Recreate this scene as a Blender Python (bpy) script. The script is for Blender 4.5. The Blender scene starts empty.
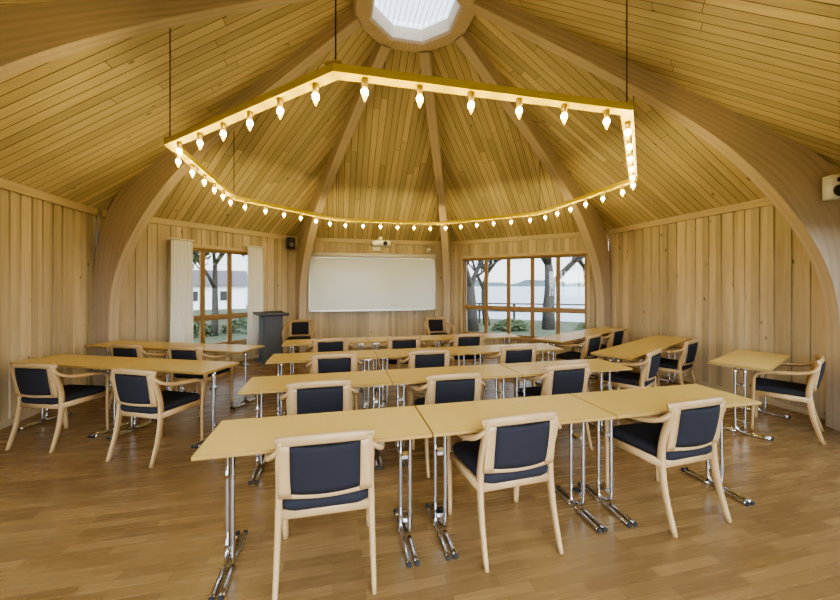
import bpy, math, random, bmesh
from mathutils import Vector, Matrix
random.seed(7)
C=bpy.context.scene.collection

# ------------------------------------------------------------ materials
def newmat(name):
    m=bpy.data.materials.new(name); m.use_nodes=True
    nt=m.node_tree; b=nt.nodes["Principled BSDF"]
    return m,nt,b
def setin(b,k,v):
    if k in b.inputs: b.inputs[k].default_value=v
def plain(name,col,rough=.5,metal=0.,spec=.5,emis=None,estr=0,noise=0.0,nscale=40):
    m,nt,b=newmat(name)
    b.inputs["Base Color"].default_value=(*col,1); b.inputs["Roughness"].default_value=rough
    b.inputs["Metallic"].default_value=metal; setin(b,"Specular IOR Level",spec)
    if emis: setin(b,"Emission Color",(*emis,1)); setin(b,"Emission Strength",estr)
    if noise>0:
        n=nt.nodes.new("ShaderNodeTexNoise"); n.inputs["Scale"].default_value=nscale; n.inputs["Detail"].default_value=3
        tc=nt.nodes.new("ShaderNodeTexCoord"); nt.links.new(tc.outputs["Object"],n.inputs["Vector"])
        mr=nt.nodes.new("ShaderNodeMapRange"); mr.inputs["To Min"].default_value=1-noise; mr.inputs["To Max"].default_value=1+noise
        nt.links.new(n.outputs["Fac"],mr.inputs["Value"])
        mx=nt.nodes.new("ShaderNodeVectorMath"); mx.operation='SCALE'; mx.inputs[0].default_value=col
        nt.links.new(mr.outputs["Result"],mx.inputs["Scale"]); nt.links.new(mx.outputs[0],b.inputs["Base Color"])
    return m
def wood(name,c1,c2,var=.25,knots=True,rough=.5,gx=14,gy=.9,lam=0,spec=.4):
    m,nt,b=newmat(name); N=nt.nodes.new; L=nt.links.new
    uv=N("ShaderNodeTexCoord"); geo=N("ShaderNodeNewGeometry")
    mp=N("ShaderNodeMapping"); mp.inputs["Scale"].default_value=(gx,gy,1); L(uv.outputs["UV"],mp.inputs["Vector"])
    n=N("ShaderNodeTexNoise"); n.inputs["Scale"].default_value=1.6; n.inputs["Detail"].default_value=5; n.inputs["Roughness"].default_value=.6; n.inputs["Distortion"].default_value=.6
    L(mp.outputs[0],n.inputs["Vector"])
    cr=N("ShaderNodeValToRGB"); cr.color_ramp.elements[0].position=.3; cr.color_ramp.elements[1].position=.7
    cr.color_ramp.elements[0].color=(*c2,1); cr.color_ramp.elements[1].color=(*c1,1)
    L(n.outputs["Fac"],cr.inputs["Fac"]); col=cr.outputs["Color"]
    if lam:
        w=N("ShaderNodeTexWave"); w.wave_type='BANDS'; w.bands_direction='X'; w.inputs["Scale"].default_value=lam; w.inputs["Distortion"].default_value=.3
        L(uv.outputs["UV"],w.inputs["Vector"])
        mx=N("ShaderNodeMixRGB"); mx.blend_type='MULTIPLY'; mx.inputs[0].default_value=.10; L(col,mx.inputs[1]); L(w.outputs["Color"],mx.inputs[2]); col=mx.outputs[0]
    if knots:
        v=N("ShaderNodeTexVoronoi"); v.inputs["Scale"].default_value=1.0; v.feature='F1'
        mp2=N("ShaderNodeMapping"); mp2.inputs["Scale"].default_value=(5,2.6,1); L(uv.outputs["UV"],mp2.inputs["Vector"]); L(mp2.outputs[0],v.inputs["Vector"])
        mr=N("ShaderNodeMapRange"); mr.inputs["From Min"].default_value=.04; mr.inputs["From Max"].default_value=.10; mr.inputs["To Min"].default_value=.38; mr.inputs["To Max"].default_value=1
        L(v.outputs["Distance"],mr.inputs["Value"])
        mx=N("ShaderNodeVectorMath"); mx.operation='SCALE'; L(col,mx.inputs[0]); L(mr.outputs["Result"],mx.inputs["Scale"]); col=mx.outputs[0]
    mr2=N("ShaderNodeMapRange"); mr2.inputs["To Min"].default_value=1-var; mr2.inputs["To Max"].default_value=1+var*.6
    L(geo.outputs["Random Per Island"],mr2.inputs["Value"])
    sc=N("ShaderNodeVectorMath"); sc.operation='SCALE'; L(col,sc.inputs[0]); L(mr2.outputs["Result"],sc.inputs["Scale"])
    L(sc.outputs[0],b.inputs["Base Color"]); b.inputs["Roughness"].default_value=rough; setin(b,"Specular IOR Level",spec)
    return m
M={}
M['wall']=wood("pine_wall",(.61,.505,.35),(.49,.395,.26),.26)
M['ceil']=wood("pine_ceiling",(.63,.535,.335),(.52,.425,.25),.24)
M['groove']=plain("board_groove",(.13,.095,.05),.9)
M['rib']=wood("glulam",(.56,.46,.35),(.48,.39,.29),.04,knots=False,gx=18,gy=.8,lam=4.2)
M['trim']=wood("pine_trim",(.58,.475,.32),(.49,.395,.25),.1,knots=False)
M['win']=wood("window_wood",(.36,.23,.10),(.28,.17,.07),.1,knots=False,rough=.4)
M['chair']=wood("beech",(.51,.345,.175),(.43,.28,.13),.05,knots=False,rough=.30,gx=20,gy=2)
M['fabric']=plain("charcoal_fabric",(.024,.0235,.030),.85,spec=.2,noise=.25,nscale=300)
M['laminate']=wood("table_laminate",(.64,.475,.16),(.59,.435,.14),.05,knots=False,rough=.28,gx=10,gy=1.5)
M['tedge']=wood("table_edge",(.44,.29,.09),(.37,.23,.07),.05,knots=False,rough=.35)
M['chrome']=plain("chrome",(.65,.65,.66),.12,1.0)
M['rubber']=plain("black_rubber",(.02,.02,.02),.6)
M['white']=plain("white_enamel",(.78,.78,.74),.35)
M['board']=plain("whiteboard_surface",(.72,.77,.76),.22)
M['alu']=plain("aluminium",(.6,.6,.6),.35,.8)
M['black']=plain("black_plastic",(.025,.025,.028),.45)
M['grey']=plain("slate_grey",(.10,.11,.13),.5,noise=.1)
M['brass']=plain("brass_socket",(.55,.42,.14),.4,.5)
M['bulb']=plain("warm_bulb",(1,.8,.4),.3,emis=(1,.76,.30),estr=360)
M['bulbglow']=plain("warm_bulb_glass",(1,.8,.3),.2,emis=(1,.66,.10),estr=8)
M['ringbeam']=wood("ring_beam_wood",(.74,.60,.08),(.66,.52,.07),.05,knots=False)
M['curtain']=plain("curtain_cloth",(.85,.85,.83),.9)
M['cable']=plain("steel_cable",(.05,.045,.04),.5,.3)
M['bark']=plain("bark",(.05,.042,.035),.95,noise=.4,nscale=12)
M['leaf']=plain("leaves",(.06,.08,.03),.8,noise=.5,nscale=6)
M['grass']=plain("grass",(.075,.08,.035),.95,noise=.45,nscale=.8)
M['water']=plain("lake_water",(.22,.27,.31),.25)
M['shore']=plain("far_shore_trees",(.10,.13,.13),.95,noise=.3,nscale=.05)
M['house']=plain("white_render",(.8,.8,.78),.8)
M['roof']=plain("roof_tiles",(.12,.10,.10),.8)
m,nt,b=newmat("window_glass"); M['glass']=m
nt.nodes.remove(b); out=nt.nodes["Material Output"]
t=nt.nodes.new("ShaderNodeBsdfTransparent"); t.inputs[0].default_value=(.95,.97,.97,1); g=nt.nodes.new("ShaderNodeBsdfGlossy"); g.inputs["Roughness"].default_value=.02
mx=nt.nodes.new("ShaderNodeMixShader"); mx.inputs[0].default_value=.06
nt.links.new(t.outputs[0],mx.inputs[1]); nt.links.new(g.outputs[0],mx.inputs[2]); nt.links.new(mx.outputs[0],out.inputs[0])
# parquet
m,nt,b=newmat("oak_parquet"); M['floor']=m; N=nt.nodes.new; L=nt.links.new
tc=N("ShaderNodeTexCoord"); mp=N("ShaderNodeMapping"); L(tc.outputs["Object"],mp.inputs[0])
br=N("ShaderNodeTexBrick"); br.offset=.37; br.inputs["Scale"].default_value=1; br.inputs["Brick Width"].default_value=.42; br.inputs["Row Height"].default_value=.07
br.inputs["Mortar Size"].default_value=.001; br.inputs["Bias"].default_value=0
br.inputs["Color1"].default_value=(.29,.175,.070,1); br.inputs["Color2"].default_value=(.20,.116,.044,1); br.inputs["Mortar"].default_value=(.10,.055,.022,1)
L(mp.outputs[0],br.inputs["Vector"])
mp2=N("ShaderNodeMapping"); mp2.inputs["Scale"].default_value=(2.5,40,1); L(tc.outputs["Object"],mp2.inputs[0])
n=N("ShaderNodeTexNoise"); n.inputs["Scale"].default_value=1; n.inputs["Detail"].default_value=5; L(mp2.outputs[0],n.inputs["Vector"])
mr=N("ShaderNodeMapRange"); mr.inputs["To Min"].default_value=.82; mr.inputs["To Max"].default_value=1.18; L(n.outputs["Fac"],mr.inputs["Value"])
sc=N("ShaderNodeVectorMath"); sc.operation='SCALE'; L(br.outputs["Color"],sc.inputs[0]); L(mr.outputs[0],sc.inputs["Scale"]); L(sc.outputs[0],b.inputs["Base Color"])
mr=N("ShaderNodeMapRange"); mr.inputs["To Min"].default_value=.18; mr.inputs["To Max"].default_value=.34; L(n.outputs["Fac"],mr.inputs["Value"]); L(mr.outputs[0],b.inputs["Roughness"])

# ------------------------------------------------------------ mesh builder
class MB:
    def __init__(s): s.v=[];s.f=[];s.uv=[];s.m=[];s.sm=[];s.mats=[]
    def mi(s,k):
        if k not in s.mats: s.mats.append(k)
        return s.mats.index(k)
    def poly(s,pts,mat,uvs=None,smooth=False):
        b=len(s.v); s.v+= [tuple(p) for p in pts]; s.f.append(tuple(range(b,b+len(pts))))
        s.uv.append(uvs or [(p[0],p[1]) for p in pts]); s.m.append(s.mi(mat)); s.sm.append(smooth)
    def box(s,o,X,Y,Z,mat):
        o=Vector(o);X=Vector(X);Y=Vector(Y);Z=Vector(Z)
        if X.cross(Y).dot(Z)<0: X,Y=Y,X
        l=[X.length,Y.length,Z.length]; a=l.index(max(l))
        off=(random.uniform(0,50),random.uniform(0,50))
        b=len(s.v); cs=[(i,j,k) for k in(0,1) for j in(0,1) for i in(0,1)]
        for c in cs: s.v.append(tuple(o+X*c[0]+Y*c[1]+Z*c[2]))
        for f in ((0,2,3,1),(4,5,7,6),(0,1,5,4),(2,6,7,3),(0,4,6,2),(1,3,7,5)):
            s.f.append(tuple(b+i for i in f)); uu=[]
            for i in f:
                c=cs[i]; loc=[c[0]*l[0],c[1]*l[1],c[2]*l[2]]; al=loc[a]; ac=sum(loc)-al
                uu.append((ac+off[0],al+off[1]))
            s.uv.append(uu); s.m.append(s.mi(mat)); s.sm.append(False)
    def cbox(s,c,size,mat,rot=0,tilt=0):
        R=Matrix.Rotation(rot,3,'Z')@Matrix.Rotation(tilt,3,'X'); x=R@Vector((size[0],0,0));y=R@Vector((0,size[1],0));z=R@Vector((0,0,size[2]))
        s.box(Vector(c)-(x+y+z)/2,x,y,z,mat)
    def loft(s,rings,mat,closed=True,caps=True,smooth=True):
        b=len(s.v); n=len(rings[0]); off=random.uniform(0,50); d=0; ds=[]
        for i,r in enumerate(rings):
            if i: d+=(Vector(r[0])-Vector(rings[i-1][0])).length
            ds.append(d); s.v+=[tuple(p) for p in r]
        per=[0]
        for j in range(n): per.append(per[-1]+(Vector(rings[0][j])-Vector(rings[0][(j+1)%n])).length)
        for i in range(len(rings)-1):
            for j in range(n if closed else n-1):
                k=(j+1)%n
                s.f.append((b+i*n+j,b+i*n+k,b+(i+1)*n+k,b+(i+1)*n+j))
                s.uv.append([(per[j]+off,ds[i]),(per[j+1]+off,ds[i]),(per[j+1]+off,ds[i+1]),(per[j]+off,ds[i+1])]); s.m.append(s.mi(mat)); s.sm.append(smooth)
        if caps:
            for base,rev in ((b,True),(b+(len(rings)-1)*n,False)):
                idx=list(range(base,base+n)); 
                if rev: idx.reverse()
                s.f.append(tuple(idx)); s.uv.append([(0.01*i,off) for i in range(n)]); s.m.append(s.mi(mat)); s.sm.append(False)
    def sweep(s,path,prof,mat,up=(0,0,1),sub=4,smooth=True,scales=None):
        P=[Vector(p) for p in path]
        sc=scales or [1]*len(P)
        if sub>1 and len(P)>2:
            Q=[];S=[]
            for i in range(len(P)-1):
                p0=P[max(i-1,0)];p1=P[i];p2=P[i+1];p3=P[min(i+2,len(P)-1)]
                for k in range(sub):
                    t=k/sub
                    Q.append(.5*((2*p1)+(p2-p0)*t+(2*p0-5*p1+4*p2-p3)*t*t+(-p0+3*p1-3*p2+p3)*t**3)); S.append(sc[i]*(1-t)+sc[i+1]*t)
            Q.append(P[-1]);S.append(sc[-1]);P=Q;sc=S
        rings=[];up=Vector(up)
        for i,p in enumerate(P):
            t=(P[min(i+1,len(P)-1)]-P[max(i-1,0)]).normalized()
            x=t.cross(up)
            if x.length<.05: x=t.cross(Vector((0,1,0.01)))
            x.normalize(); y=x.cross(t).normalized()
            rings.append([p+(x*a+y*b)*sc[i] for a,b in prof])
        s.loft(rings,mat,smooth=smooth)
    def lathe(s,c,prof,mat,n=12,axis=(0,0,1),caps=True):
        c=Vector(c); ax=Vector(axis).normalized(); q=Vector((0,0,1)).rotation_difference(ax)
        s.loft([[c+q@Vector((r*math.cos(2*math.pi*i/n),r*math.sin(2*math.pi*i/n),z)) for i in range(n)] for r,z in prof],mat,caps=caps)
    def mesh(s,name):
        me=bpy.data.meshes.new(name); me.from_pydata(s.v,[],s.f)
        for k in s.mats: me.materials.append(M[k])
        uv=me.uv_layers.new(name="UVMap"); li=0
        for fi,f in enumerate(s.f):
            me.polygons[fi].material_index=s.m[fi]; me.polygons[fi].use_smooth=s.sm[fi]
            for k in range(len(f)): uv.data[li].uv=s.uv[fi][k]; li+=1
        me.update(); return me
    def obj(s,name,loc=(0,0,0),rot=0):
        o=bpy.data.objects.new(name,s.mesh(name)); C.objects.link(o); o.location=loc; o.rotation_euler=(0,0,rot); return o
def circ(r,n=8): return [(r*math.cos(2*math.pi*i/n),r*math.sin(2*math.pi*i/n)) for i in range(n)]
def rrect(w,h,c=.25):
    w/=2;h/=2;k=min(w,h)*c*2
    return [(w,-h+k),(w,h-k),(w-k,h),(-w+k,h),(-w,h-k),(-w,-h+k),(-w+k,-h),(w-k,-h)]

# ------------------------------------------------------------ room shell
R=4.86; AP=R*math.cos(math.pi/8); HW=2.66; RAP=.72; ZR=5.20
VT={}
for k,a in dict(A=157.5,B=112.5,C=67.5,D=22.5,E=-22.5,F=-67.5,G=-112.5,H=-157.5).items():
    VT[k]=Vector((R*math.cos(math.radians(a)),R*math.sin(math.radians(a)),0))
SIDE=(VT['A']-VT['B']).length
def wall(name,a,b,opens=()):
    p=VT[a];q=VT[b];t=(q-p).normalized();n=-((p+q)/2).normalized();mb=MB();z=Vector((0,0,1))
    def solid(t0,t1,z0,z1):
        if t1-t0<.001 or z1-z0<.001: return
        mb.box(p+t*t0+z*z0-n*.16,t*(t1-t0),-n*-.13,z*(z1-z0),'groove')
    def cut(t0,t1):
        iv=[(0,HW+.02)]
        for (a0,a1,b0,b1) in opens:
            if t1>a0+.001 and t0<a1-.001:
                nv=[]
                for (u,v) in iv:
                    if b0>u: nv.append((u,min(v,b0)))
                    if b1<v: nv.append((max(u,b1),v))
                iv=nv
        return iv
    xs=sorted(set([0,SIDE]+[v for o in opens for v in o[:2]]))
    for i in range(len(xs)-1):
        for u,v in cut(xs[i],xs[i+1]): solid(xs[i],xs[i+1],u,v)
    x=0.0;i=0
    random.seed(ord(a))
    while x<SIDE:
        w=random.choice([.09,.11,.13]) if i%2==0 else random.choice([.05,.075])
        over=i%2==1
        segs=[x]+[e for o in opens for e in o[:2] if x+.004<e<min(x+w,SIDE)-.004]+[min(x+w,SIDE)]
        for j in range(len(segs)-1):
            for u,v in cut(segs[j],segs[j+1]):
                if over: mb.box(p+t*(segs[j]-.010)+z*u-n*.03,t*(segs[j+1]-segs[j]+.020),n*.026,z*(v-u),'wall')
                else: mb.box(p+t*segs[j]+z*u-n*.03,t*(segs[j+1]-segs[j]),n*.008,z*(v-u),'wall')
        x+=w;i+=1
    mb.obj(name)
def at(a,b,t,z=0,n=0):
    p=VT[a];q=VT[b];d=(q-p).normalized();nn=-((p+q)/2).normalized()
    return p+d*t+nn*n+Vector((0,0,z))
LW=(1.0,2.63,.36,2.23); RW=(.43,3.33,.30,2.22)
FW=(.5,3.2,.3,2.25)  # unseen front windows, added to let daylight in from behind the camera
wall("wall_left",'H','A')
wall("wall_back_left",'A','B',[LW])
wall("wall_back",'B','C')
wall("wall_back_right",'C','D',[RW])
wall("wall_right",'D','E')
wall("wall_front_right",'E','F',[FW])
wall("wall_front",'F','G',[(.5,3.5,0,2.4)])
wall("wall_front_left",'G','H',[FW])

mb=MB(); P=[VT[k]*1.02 for k in "ABCDEFGH"]; P.reverse(); mb.poly([Vector((p.x,p.y,0)) for p in P],'floor'); 
mb.poly([(-2.4,-6.5,-.001),(1.6,-6.5,-.001),(1.6,-4.45,-.001),(-2.4,-4.45,-.001)],'floor'); 
mb.obj("floor")

# ceiling boards
cb=MB(); tn=math.tan(math.pi/8)
order="ABCDEFGHA"
for i in range(8):
    p=VT[order[i]];q=VT[order[i+1]];mid=(p+q)/2;nr=mid.normalized();t=(q-p).normalized()
    def cp(x,r,dz=0): 
        zz=HW+(AP-r)/(AP-RAP)*(ZR-HW); return nr*r+t*x+Vector((0,0,zz+dz))
    random.seed(i+20)
    cb.poly([cp(-AP*tn,AP,.03),cp(AP*tn,AP,.03),cp(RAP*tn,RAP,.03),cp(-RAP*tn,RAP,.03)],'groove')
    cb.poly([cp(-AP*tn*1.1,AP*1.1,.2),cp(AP*tn*1.1,AP*1.1,.2),cp(RAP*tn,RAP,.2),cp(-RAP*tn,RAP,.2)],'roof')
    x=-AP*tn
    while x<AP*tn-.01:
        w=.115; x1=min(x+w-.008,AP*tn)
        def rr(xx): return max(RAP,abs(xx)/tn-.02)
        a0,a1=rr(x),rr(x1)
        cuts=[AP+.02]
        c=AP-random.uniform(1.0,3.4)
        if c>max(a0,a1)+.4: cuts.append(c)
        for j in range(len(cuts)):
            s0=cuts[j]-(0 if j==0 else .004)
            e0,e1=(a0,a1) if j==len(cuts)-1 else (cuts[j+1],cuts[j+1])
            ou=(random.uniform(0,50),random.uniform(0,50))
            cb.poly([cp(x,s0),cp(x1,s0),cp(x1,e1),cp(x,e0)],'ceil',[(x+ou[0],s0+ou[1]),(x1+ou[0],s0+ou[1]),(x1+ou[0],e1+ou[1]),(x+ou[0],e0+ou[1])])
        x+=w
cb.obj("ceiling")

# arched ribs
SL=(ZR-HW)/(AP-RAP)*math.cos(math.pi/8)
def cz(s): return HW+SL*s
inner=[(.30,0),(.30,1.0),(.34,1.45),(.44,1.80),(.60,2.13),(.82,2.47),(1.10,2.82),(1.45,3.17),(1.9,3.53),(2.4,3.89),(3.2,4.42),(4.12,5.0)]
outer=[(0.02,0),(.02,1.0),(.03,1.6),(.08,2.05),(.18,2.40),(.36,2.76),(.62,cz(.62)-.01),(1.0,cz(1.0)-.01),(1.5,cz(1.5)-.01),(2.1,cz(2.1)-.01),(3.0,cz(3.0)-.01),(4.12,cz(4.12)-.02)]
def cat(P,sub=4):
    P=[Vector(p) for p in P];Q=[]
    for i in range(len(P)-1):
        p0=P[max(i-1,0)];p1=P[i];p2=P[i+1];p3=P[min(i+2,len(P)-1)]
        for k in range(sub):
            t=k/sub;Q.append(.5*((2*p1)+(p2-p0)*t+(2*p0-5*p1+4*p2-p3)*t*t+(-p0+3*p1-3*p2+p3)*t**3))
    Q.append(P[-1]);return Q
I=cat(inner);O=cat(outer)
for k in "ABCDEFGH":
    mb=MB(); v=VT[k]; d=-v.normalized(); w=Vector((-d.y,d.x,0))*.08
    def pt(sz,side): return v+d*sz[0]+Vector((0,0,sz[1]))+w*side
    L_=0
    for i in range(len(I)-1):
        l2=L_+(I[i+1]-I[i]).length; di=(I[i]-O[i]).length; dj=(I[i+1]-O[i+1]).length
        for sd in (1,-1):
            q=[pt(O[i],sd),pt(I[i],sd),pt(I[i+1],sd),pt(O[i+1],sd)]; u=[(0,L_),(di,L_),(dj,l2),(0,l2)]
            if sd==-1: q.reverse();u.reverse()
            mb.poly(q,'rib',u)
        mb.poly([pt(I[i],1),pt(I[i],-1),pt(I[i+1],-1),pt(I[i+1],1)],'rib',[(5,L_),(5.16,L_),(5.16,l2),(5,l2)],True)
        mb.poly([pt(O[i],-1),pt(O[i],1),pt(O[i+1],1),pt(O[i+1],-1)],'rib',[(5,L_),(5.16,L_),(5.16,l2),(5,l2)],True)
        L_=l2
    me=mb.obj("arched_beam")
    bm=bmesh.new();bm.from_mesh(me.data);bmesh.ops.remove_doubles(bm,verts=bm.verts,dist=.0005);bmesh.ops.recalc_face_normals(bm,faces=bm.faces);bm.to_mesh(me.data);bm.free()
    for p_ in me.data.polygons: p_.use_smooth=False

# cornice trims and baseboards
names={'AB':'back_left','BC':'back','CD':'back_right','DE':'right','EF':'front_right','GH':'front_left','HA':'left'}
for k,nm in names.items():
    a,b=k
    p=VT[a];q=VT[b];t=(q-p).normalized();n=-((p+q)/2).normalized()
    mb=MB(); mb.box(p+t*.05+Vector((0,0,HW-.08)),t*(SIDE-.1),n*.03,(0,0,.10),'trim'); mb.obj("trim_"+nm)
    mb=MB(); mb.box(p+t*.12,t*(SIDE-.24),n*.018,(0,0,.07),'trim'); mb.obj("baseboard_"+nm)

# skylight
mb=MB()
def octr(ap,z): 
    r=ap/math.cos(math.pi/8); return [Vector((r*math.cos(math.radians(22.5+45*i)),r*math.sin(math.radians(22.5+45*i)),z)) for i in range(8)]
mb.loft([octr(.80,5.24),octr(.77,5.06),octr(.74,5.02),octr(.56,5.02),octr(.53,5.05),octr(.50,5.20)],'rib',caps=False,smooth=False)
mb.loft([octr(.50,5.20),octr(.50,5.27),octr(.60,5.27),octr(.85,5.27),octr(.95,5.2)],'white',caps=False,smooth=False)
mb.poly(octr(.5,5.25),'glass')
for i in range(-6,7): mb.cbox((i*.072,0,5.23),(.008,1.0,.012),'white')
mb.obj("skylight")

# windows
def window(name,a,b,o,cols,tz):
    t0,t1,z0,z1=o; mb=MB(); p=VT[a];q=VT[b];t=(q-p).normalized();n=-((p+q)/2).normalized()
    def bx(ta,tb,za,zb,d0,d1,m='win'): mb.box(p+t*ta+Vector((0,0,za))+n*d0,t*(tb-ta),n*(d1-d0),(0,0,zb-za),m)
    bx(t0-.06,t0,z0-.06,z1+.06,0,.03,'trim');bx(t1,t1+.06,z0-.06,z1+.06,0,.03,'trim');bx(t0,t1,z1,z1+.06,0,.03,'trim');bx(t0-.1,t1+.1,z0-.045,z0,0,.09)
    bx(t0,t0+.035,z0,z1,-.17,0);bx(t1-.035,t1,z0,z1,-.17,0);bx(t0+.035,t1-.035,z1-.035,z1,-.17,0);bx(t0+.035,t1-.035,z0,z0+.035,-.17,0)
    W=(t1-t0-.07)/cols
    for i in range(1,cols): bx(t0+.035+W*i-.02,t0+.035+W*i+.02,z0+.035,z1-.035,-.12,-.05)
    bx(t0+.035,t1-.035,tz-.03,tz+.03,-.13,-.04)
    for i in range(cols):
        for (za,zb) in ((z0+.035,tz-.03),(tz+.03,z1-.035)):
            x0=t0+.035+W*i+(.02 if i else 0);x1=t0+.035+W*(i+1)-(.02 if i<cols-1 else 0)
            for c in ((x0,x0+.022,za,zb),(x1-.022,x1,za,zb),(x0+.022,x1-.022,za,za+.025),(x0+.022,x1-.022,zb-.025,zb)): bx(*c,-.10,-.06)
            bx(x0+.02,x1-.02,za+.02,zb-.02,-.08,-.076,'glass')
    mb.obj(name)
window("window_1",'A','B',LW,3,.92)
window("window_2",'C','D',RW,5,.98)
window("added_window_3",'E','F',FW,4,.98)  # this window and the next are added for extra daylight
window("added_window_4",'G','H',FW,4,.98)

# curtains
def curtain(a,b,t0,t1):
    mb=MB();n=40;rows=[]
    for z in (2.32,1.8,1.2,.7,.30):
        sp=1+.06*(2.32-z)
        rows.append([at(a,b,(t0+t1)/2+(t0-(t0+t1)/2+(t1-t0)*i/n)*sp,z,.13+.03*math.sin(i/n*math.pi*12+z)) for i in range(n+1)])
    mb.loft(rows,'curtain',closed=False,caps=False)
    mb.sweep([at(a,b,t0-.05,2.34,.13),at(a,b,t1+.05,2.34,.13)],circ(.012),'white',sub=1)
    mb.obj("curtain")
curtain('A','B',.93,1.27); curtain('A','B',2.33,2.66)

# ------------------------------------------------------------ whiteboard & wall equipment
mb=MB(); Y=AP-.045
mb.cbox((-.075,Y-.06,1.56),(3.05,.03,1.28),'board')
for z in (.93,2.19): mb.cbox((-.075,Y-.065,z),(3.09,.05,.03),'alu')
for x in (-1.61,1.46): mb.cbox((x,Y-.065,1.56),(.025,.05,1.28),'alu')
mb.cbox((-.075,Y-.10,.915),(2.6,.09,.012),'alu')
for x in (-1.648,1.50): mb.cbox((x,Y-.03,1.27),(.045,.06,2.1),'trim')
for x in (-1.2,1.05): mb.cbox((x,Y-.03,1.56),(.06,.06,1.2),'alu')
mb.obj("whiteboard")
mb=MB()
mb.sweep([(-1.58,Y-.13,2.27),(1.43,Y-.13,2.27)],rrect(.09,.10,.3),'white',sub=1)
for x in (-1.6,1.45): mb.cbox((x,Y-.09,2.27),(.03,.17,.12),'white')
mb.cbox((-.075,Y-.14,2.205),(2.95,.02,.02),'alu')
mb.obj("projection_screen_case")
mb=MB()
px,py,pz=-.02,Y-.95,2.46
mb.sweep([(px-.19,py,pz),(px-.17,py,pz),(px,py,pz+.005),(px+.17,py,pz),(px+.19,py,pz)],rrect(.30,.12,.3),'white',sub=2)
mb.lathe((px+.08,py-.14,pz),[(.045,0),(.05,.03),(.035,.05)],'black',axis=(0,-1,0))
mb.sweep([(px,Y-.03,pz+.14),(px,py,pz+.14)],rrect(.06,.05),'white',sub=1); mb.sweep([(px,py,pz+.13),(px,py,pz+.05)],circ(.02),'white',sub=1)
mb.cbox((px,Y-.02,pz+.04),(.2,.04,.22),'white')
mb.obj("projector")
def speaker(name,c,rot,mat,sz=(.17,.14,.25)):
    mb=MB()
    mb.sweep([(0,0,-sz[2]/2),(0,0,sz[2]/2)],rrect(sz[0],sz[1],.15),mat,sub=1,up=(0,1,0))
    y=-sz[1]/2
    mb.lathe((0,y,-.04),[(.055,0),(.06,.006),(.045,.008),(.02,.006)],'black' if mat=='white' else 'grey',axis=(0,-1,0))
    mb.lathe((0,y,.07),[(.022,0),(.025,.006),(.01,.008)],'black' if mat=='white' else 'grey',axis=(0,-1,0))
    mb.cbox((0,sz[1]/2+.02,0),(.04,.05,.05),'black')
    mb.obj(name,c,rot)
speaker("wall_speaker",(-2.0,4.15,2.50),math.radians(22),'black')
speaker("wall_speaker",(1.72,4.32,2.55),math.radians(-10),'black')
speaker("wall_speaker",(4.0,-1.87,2.54),math.radians(-22.5),'white',(.15,.11,.24))
mb=MB(); mb.lathe((0,0,0),[(.09,0),(.1,.02),(.085,.05),(.04,.07),(.005,.075)],'brass',n=20,axis=(-1,0,0)); mb.obj("wall_lamp",at('D','E',3.16,2.33,.0))
mb=MB(); mb.sweep([(0,0,-.06),(0,0,.06)],rrect(.09,.04),'white',sub=1,up=(0,1,0)); mb.cbox((0,-.022,.02),(.05,.006,.03),'black'); mb.obj("thermostat",(-1.58,Y+.015,2.43))
mb=MB(); mb.sweep([(0,0,-.06),(0,0,.06)],rrect(.10,.05),'white',sub=1,up=(0,1,0)); mb.cbox((0,-.027,-.02),(.06,.006,.02),'grey'); mb.obj("wall_control_box",(1.33,Y+.015,2.43))

# lectern
mb=MB()
mb.cbox((0,0,.02),(.5,.42,.04),'grey'); mb.sweep([(0,0,.04),(0,.02,.5),(0,0,.93)],rrect(.40,.30,.12),'grey',up=(0,1,0),sub=3,smooth=False)
mb.cbox((0,0,.96),(.56,.46,.03),'black',tilt=math.radians(6)); mb.cbox((0,-.21,.955),(.56,.02,.05),'grey')
mb.obj("lectern",(-2.28,3.3,0),math.radians(30))

# ------------------------------------------------------------ table & chair meshes
TD=.48
def table_mesh(L=1.2):
    mb=MB()
    prof=[(TD/2-.004,.004),(TD/2,.010),(TD/2,.02),(TD/2-.004,.025),(-TD/2+.004,.025),(-TD/2,.02),(-TD/2,.010),(-TD/2+.004,.004)]
    mb.loft([[Vector((x,a,.691+b)) for a,b in prof] for x in (-L/2+.002,L/2-.002)],'tedge',smooth=False)
    mb.poly([(-L/2+.004,-TD/2+.004,.7172),(L/2-.004,-TD/2+.004,.7172),(L/2-.004,TD/2-.004,.7172),(-L/2+.004,TD/2-.004,.7172)],'laminate')
    for sx in (-1,1):
        x=sx*(L/2-.11)
        for j,sg in ((-.022,1),(.022,-1)):
            mb.sweep([(x+j,sg*.035,.69),(x+j,sg*.035,.35),(x+j,sg*.035,.10),(x+j,sg*.02,.045),(x+j,-sg*.03,.02),(x+j,-sg*.12,.0145),(x+j,-sg*.235,.0145)],circ(.0125,10),'chrome',up=(1,0,0),sub=4)
            mb.sweep([(x+j,sg*.03,.0145),(x+j,sg*.12,.0145),(x+j,sg*.235,.0145)],circ(.0125,10),'chrome',up=(1,0,0),sub=2)
            for e in (1,-1): mb.lathe((x+j,e*.235,.0145),[(.0145,0),(.0145,.012)],'rubber',n=10,axis=(0,e,0))
        mb.cbox((x,0,.685),(.09,.38,.014),'chrome')
        for z in (.12,.5): mb.cbox((x,0,z),(.05,.06,.02),'chrome')
        mb.sweep([(x-sx*.02,0,.655),(x-sx*.30,0,.688)],circ(.008),'chrome',sub=1)
    for y in (-.12,.12): mb.cbox((0,y,.684),(L-.3,.02,.016),'chrome')
    return mb.mesh("folding_table")
TM=table_mesh()
def table(cx,cy,rot):
    o=bpy.data.objects.new("folding_table",TM);C.objects.link(o);o.location=(cx,cy,0);o.rotation_euler=(0,0,rot)
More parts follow.
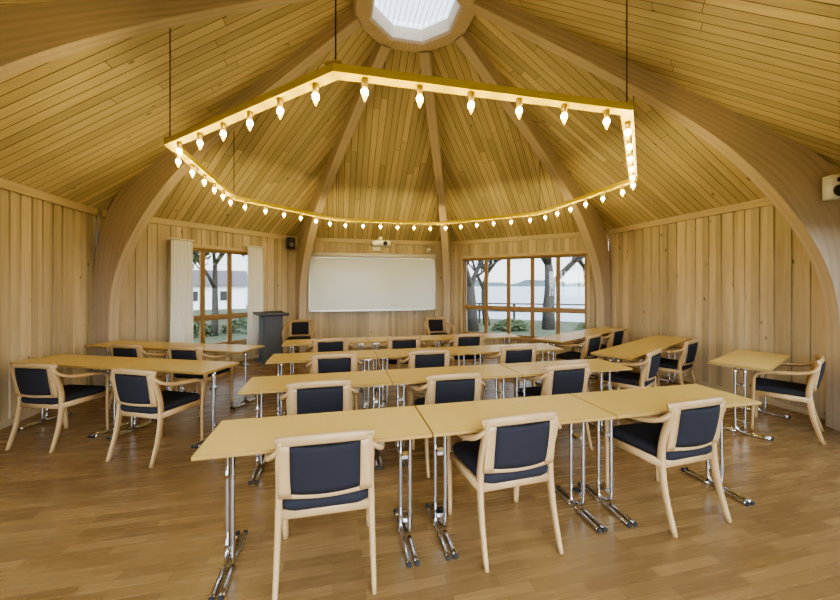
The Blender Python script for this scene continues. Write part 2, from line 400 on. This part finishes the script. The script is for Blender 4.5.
for y in (-2.575,-1.50,-.39,.74):
    for i in range(3): table(-1.66+.6+1.203*i+(-.06 if y>-2 else 0),y+TD/2,0)
def trow(x,y,deg,n):
    a=math.radians(deg);u=Vector((math.cos(a),math.sin(a)));v=Vector((-u.y,u.x))
    for i in range(n):
        c=Vector((x,y))+u*(.6+1.203*i)+v*TD/2; table(c.x,c.y,a)
trow(-4.38,.22,-24,2); trow(-4.33,1.30,-24,2)
trow(2.26,-1.12,27,2); trow(3.12,-1.87,24,1); trow(2.20,.10,27,2)

def chair_mesh():
    mb=MB()   # origin under top rail of backrest, faces +y
    for sx in (-1,1):
        mb.sweep([(sx*.235,-.035,0),(sx*.232,.03,.22),(sx*.228,.06,.42),(sx*.225,.05,.56),(sx*.222,.01,.70),(sx*.212,-.005,.79)],rrect(.030,.045,.3),'chair',up=(0,1,0),scales=[.75,.95,1.1,1.05,1,.9])
        mb.sweep([(sx*.215,.0,.745),(sx*.262,.03,.70),(sx*.282,.12,.668),(sx*.288,.26,.652),(sx*.284,.38,.635),(sx*.276,.445,.595),(sx*.268,.46,.52),(sx*.258,.465,.30),(sx*.250,.475,0)],rrect(.045,.026,.35),'chair',up=(sx*.25,.25,1),sub=5,scales=[.8,1,1.1,1.15,1.1,1,1,.95,.75])
        mb.sweep([(sx*.235,.05,.405),(sx*.255,.45,.405)],rrect(.022,.05),'chair',sub=1)
    mb.sweep([(-.255,.455,.405),(.255,.455,.405)],rrect(.022,.05),'chair',sub=1)
    mb.sweep([(-.225,.055,.40),(.225,.055,.40)],rrect(.022,.05),'chair',sub=1)
    mb.sweep([(-.235,.012,.775),(-.17,-.018,.79),(0,-.035,.797),(.17,-.018,.79),(.235,.012,.775)],rrect(.026,.052,.35),'chair',sub=6)
    mb.sweep([(-.225,.045,.505),(-.1,.02,.505),(0,.012,.505),(.1,.02,.505),(.225,.045,.505)],rrect(.022,.04,.35),'chair',sub=4)
    for sx in (-1,1):
        mb.sweep([(sx*.195,.026,.50),(sx*.192,.004,.64),(sx*.188,-.014,.77)],rrect(.062,.018,.3),'chair',up=(0,1,0),sub=3)
    rings=[]; HWp=.168
    for i in range(9):
        z=.515+.25*i/8; k=math.sin(math.pi*(i+.4)/8.8)**.35; yb=.03-.045*i/8
        r=[]
        for j in range(13):
            x=-HWp+2*HWp*j/12; yc=yb-.028*(1-(x/HWp)**2)
            r.append(Vector((x,yc-.016*k-.004,z)))
        for j in range(12,-1,-1):
            x=-HWp+2*HWp*j/12; yc=yb-.028*(1-(x/HWp)**2); e=(1-(abs(x)/HWp)**6)
            r.append(Vector((x,yc+.010+.022*k*e,z)))
        rings.append(r)
    mb.loft(rings,'fabric')
    def so(w,f,b,z,c=.06):
        pts=[];
        for (cx,cy,a0) in ((w-c,f-c,0),(-w+c,f-c,90),(-w*.92+c,b+c,180),(w*.92-c,b+c,270)):
            for q in range(5): a=math.radians(a0+q*22.5); pts.append(Vector((cx+c*math.cos(a),cy+c*math.sin(a),z)))
        return pts
    mb.loft([so(.225,.475,.045,.415),so(.242,.49,.035,.43),so(.245,.495,.03,.455),so(.235,.485,.04,.475),so(.20,.45,.08,.485,.05)],'fabric')
    return mb.mesh("armchair")
CM=chair_mesh()
def chair(x,y,deg=0):
    o=bpy.data.objects.new("armchair",CM);C.objects.link(o);o.location=(x,y,0);o.rotation_euler=(0,0,math.radians(deg))
for x,y,r in [(-1.03,-2.66,0),(.04,-2.65,3),(1.27,-2.66,4),
  (-1.10,-1.66,2),(-.03,-1.68,0),(1.10,-1.58,4),
  (-1.0,-.58,0),(.04,-.59,0),(1.14,-.58,0),
  (-1.06,.56,0),(-.05,.50,0),(.95,.58,0),
  (-3.735,-.42,-20),(-2.70,-.90,-26),(-3.50,.62,-24),(-2.74,.30,-24),
  (2.50,-1.16,30),(3.62,-.66,24),(3.78,-1.86,30),(2.70,.06,26),(3.62,.62,26),
  (-1.72,3.35,180),(1.18,3.25,180)]: chair(x,y,r)

# ------------------------------------------------------------ chandelier ring
mb=MB(); RR=2.75; ZC=2.82; OX,OY=.068,.292
def rv(i,r=RR,z=ZC): a=math.radians(22.5+45*i); return Vector((OX+r*math.cos(a),OY+r*math.sin(a),z))
def ceilz(x,y):
    r=max(abs((x*math.cos(math.radians(45*i))+y*math.sin(math.radians(45*i)))) for i in range(8))
    return HW+(AP-r)/(AP-RAP)*(ZR-HW)
for i in range(8):
    po,pi_=rv(i,RR+.045),rv(i,RR-.045);qo,qi=rv(i+1,RR+.045),rv(i+1,RR-.045);h=Vector((0,0,.05))
    mb.loft([[pi_,po,po+h,pi_+h],[qi,qo,qo+h,qi+h]],'ringbeam',smooth=False)
    mb.cbox(rv(i)+Vector((0,0,.055)),(.10,.10,.01),'brass',rot=math.radians(22.5+45*i))
    p=rv(i); top=ceilz(p.x,p.y)
    mb.sweep([p+Vector((0,0,.05)),Vector((p.x,p.y,top-.02))],circ(.005,6),'cable',sub=1)
    for k in range(6):
        c=rv(i).lerp(rv(i+1),(k+.5)/6)
        mb.lathe(c,[(.020,0),(.022,-.02),(.017,-.055)],'brass',n=10)
        mb.lathe(c,[(.012,-.05),(.0165,-.06),(.019,-.07)],'bulbglow',n=10,caps=False)
        mb.lathe(c,[(.019,-.07),(.021,-.08),(.0185,-.10)],'bulb',n=10,caps=False)
        mb.lathe(c,[(.0185,-.10),(.012,-.12),(.005,-.135),(.001,-.142)],'bulbglow',n=10)
mb.obj("octagonal_chandelier")

# ------------------------------------------------------------ outside
mb=MB()
n=64;pts=[]
for i in range(n):
    a=2*math.pi*i/n; d=math.degrees(a)%360
    r=15 if (5<d<95) else 45
    if 95<=d<115: r=15+(d-95)/20*30
    if 345<d or d<=5: r=45-((d+15)%360)/20*30
    pts.append((r*math.cos(a),r*math.sin(a),-.25))
mb.poly(pts,'grass'); mb.obj("lawn")
mb=MB(); mb.poly([(-1500,-1500,-1.2),(1500,-1500,-1.2),(1500,1500,-1.2),(-1500,1500,-1.2)],'water'); mb.obj("lake")
mb=MB(); rr=[]
for lay in (0,1):
    rr.append([Vector((900*math.cos(math.radians(-20+i*1.2)),900*math.sin(math.radians(-20+i*1.2)),-1.2+lay*(12+5*math.sin(i*.7)+3*math.sin(i*1.9)))) for i in range(150)])
mb.loft(rr,'shore',closed=False,caps=False); mb.obj("far_shore_treeline")
def tree(x,y,h,seed,leafy=False,r0=.22):
    random.seed(seed); mb=MB()
    def seg(p,d,l,r,lev):
        pts=[p];dd=d.copy()
        for i in range(3):
            dd=(dd+Vector((random.uniform(-.18,.18),random.uniform(-.18,.18),random.uniform(-.02,.12)))).normalized(); pts.append(pts[-1]+dd*l/3)
        mb.sweep(pts,circ(1,6 if lev<2 else 4),'bark',up=(.3,.9,.1),sub=1,scales=[r,r*.88,r*.76,r*.6])
        if lev<4:
            for k in range(4 if lev<3 else 3):
                a=random.uniform(0,6.28);t=random.choice([1,2,3]) if lev else random.choice([2,3,3])
                nd=(dd*.8+Vector((math.cos(a),math.sin(a),random.uniform(-.1,.5)))*.75).normalized()
                seg(pts[t],nd,l*random.uniform(.5,.75),r*.5,lev+1)
        if leafy and lev>=3:
            for k in range(8):
                c=pts[-1]+Vector((random.gauss(0,.3),random.gauss(0,.3),random.gauss(0,.3)));u=Vector((random.uniform(-1,1),random.uniform(-1,1),random.uniform(-1,1))).normalized()*.11;w=u.orthogonal()*1
                mb.poly([c-u,c+w*.6,c+u,c-w*.6],'leaf')
    seg(Vector((0,0,0)),Vector((0,0,1)),h,r0,0); mb.obj("tree",(x,y,-.3))
tree(4.25,8.7,2.6,3,False,.22); tree(7.4,8.5,2.7,5,False,.27); tree(5.6,10.5,2.4,8,False,.16); tree(9.8,9.2,2.6,11,False,.13)
tree(-7.3,9.0,2.8,14,True,.15); tree(-5.2,9.5,2.6,17,True,.13); tree(-9.5,13,3,21,True,.2); tree(-12,20,4,25,True,.3); tree(-3.5,16,3,29,True,.2)
def bush(x,y,s,seed):
    random.seed(seed); mb=MB()
    for k in range(900):
        a=random.uniform(0,6.28); ph=random.uniform(0,1.4); r=random.uniform(.6,1)
        c=Vector((math.cos(a)*math.cos(ph)*r*1.5,math.sin(a)*math.cos(ph)*r,math.sin(ph)*r*.8))*s
        u=Vector((random.uniform(-1,1),random.uniform(-1,1),random.uniform(-1,1))).normalized()*.07;w=u.orthogonal()
        mb.poly([c-u,c+w*.6,c+u,c-w*.6],'leaf')
    mb.obj("bush",(x,y,-.25))
bush(3.2,9.6,.7,1); bush(5.8,8.6,.55,2); bush(8.9,7.4,.65,3); bush(10.6,6.7,.7,4); bush(-6.2,9.6,.7,5); bush(-4.2,10.4,.7,6)
mb=MB()
mb.cbox((0,0,.9),(8,6,1.8),'house')
mb.loft([[Vector((x,-3.3,1.75)),Vector((x,3.3,1.75)),Vector((x,0,3.0))] for x in (-4.3,4.3)],'roof',smooth=False)
for x in (-2,.5,2.6): mb.cbox((x,-3.02,1.0),(.7,.06,.7),'black')
mb.obj("white_house",(-12.5,27,-.25),math.radians(18))
mb=MB()
for i in range(8):
    c=Vector((2.8+i*1.4,12.9-i*.75,-.25)); mb.cbox(c+Vector((0,0,.45)),(.08,.08,.9),'bark')
for z in (.3,.65): mb.box((2.8,12.9,z),(9.8,-5.25,0),(.02,.04,0),(0,0,.06),'bark')
mb.obj("wooden_fence")

# ------------------------------------------------------------ world & camera
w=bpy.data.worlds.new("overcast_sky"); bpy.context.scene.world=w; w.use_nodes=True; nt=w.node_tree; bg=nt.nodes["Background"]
tc=nt.nodes.new("ShaderNodeTexCoord"); sp=nt.nodes.new("ShaderNodeSeparateXYZ"); nt.links.new(tc.outputs["Generated"],sp.inputs[0])
cr=nt.nodes.new("ShaderNodeValToRGB"); cr.color_ramp.elements[0].position=0; cr.color_ramp.elements[0].color=(.86,.90,.93,1); cr.color_ramp.elements[1].position=.8; cr.color_ramp.elements[1].color=(.62,.78,1,1)
nt.links.new(sp.outputs["Z"],cr.inputs[0]); nt.links.new(cr.outputs[0],bg.inputs[0])
mr=nt.nodes.new("ShaderNodeMapRange"); mr.inputs["From Min"].default_value=-.7; mr.inputs["From Max"].default_value=.2; mr.inputs["To Min"].default_value=10.5; mr.inputs["To Max"].default_value=2.8  # sky made brighter behind the camera, added to light the interior
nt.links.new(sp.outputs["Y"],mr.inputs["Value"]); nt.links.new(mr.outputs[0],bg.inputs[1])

cd=bpy.data.cameras.new("camera"); cam=bpy.data.objects.new("camera",cd); C.objects.link(cam)
cam.location=(-.978,-4.495,1.54); cam.rotation_euler=(math.radians(90),0,math.radians(-13.07))
cd.sensor_width=36; cd.lens=15.364; cd.shift_y=-.0176; cd.clip_start=.05; cd.clip_end=4000
bpy.context.scene.camera=cam
vs=bpy.context.scene.view_settings
try: vs.look='AgX - Medium High Contrast'
except Exception as e: print(e)
print(vs.view_transform, vs.look)
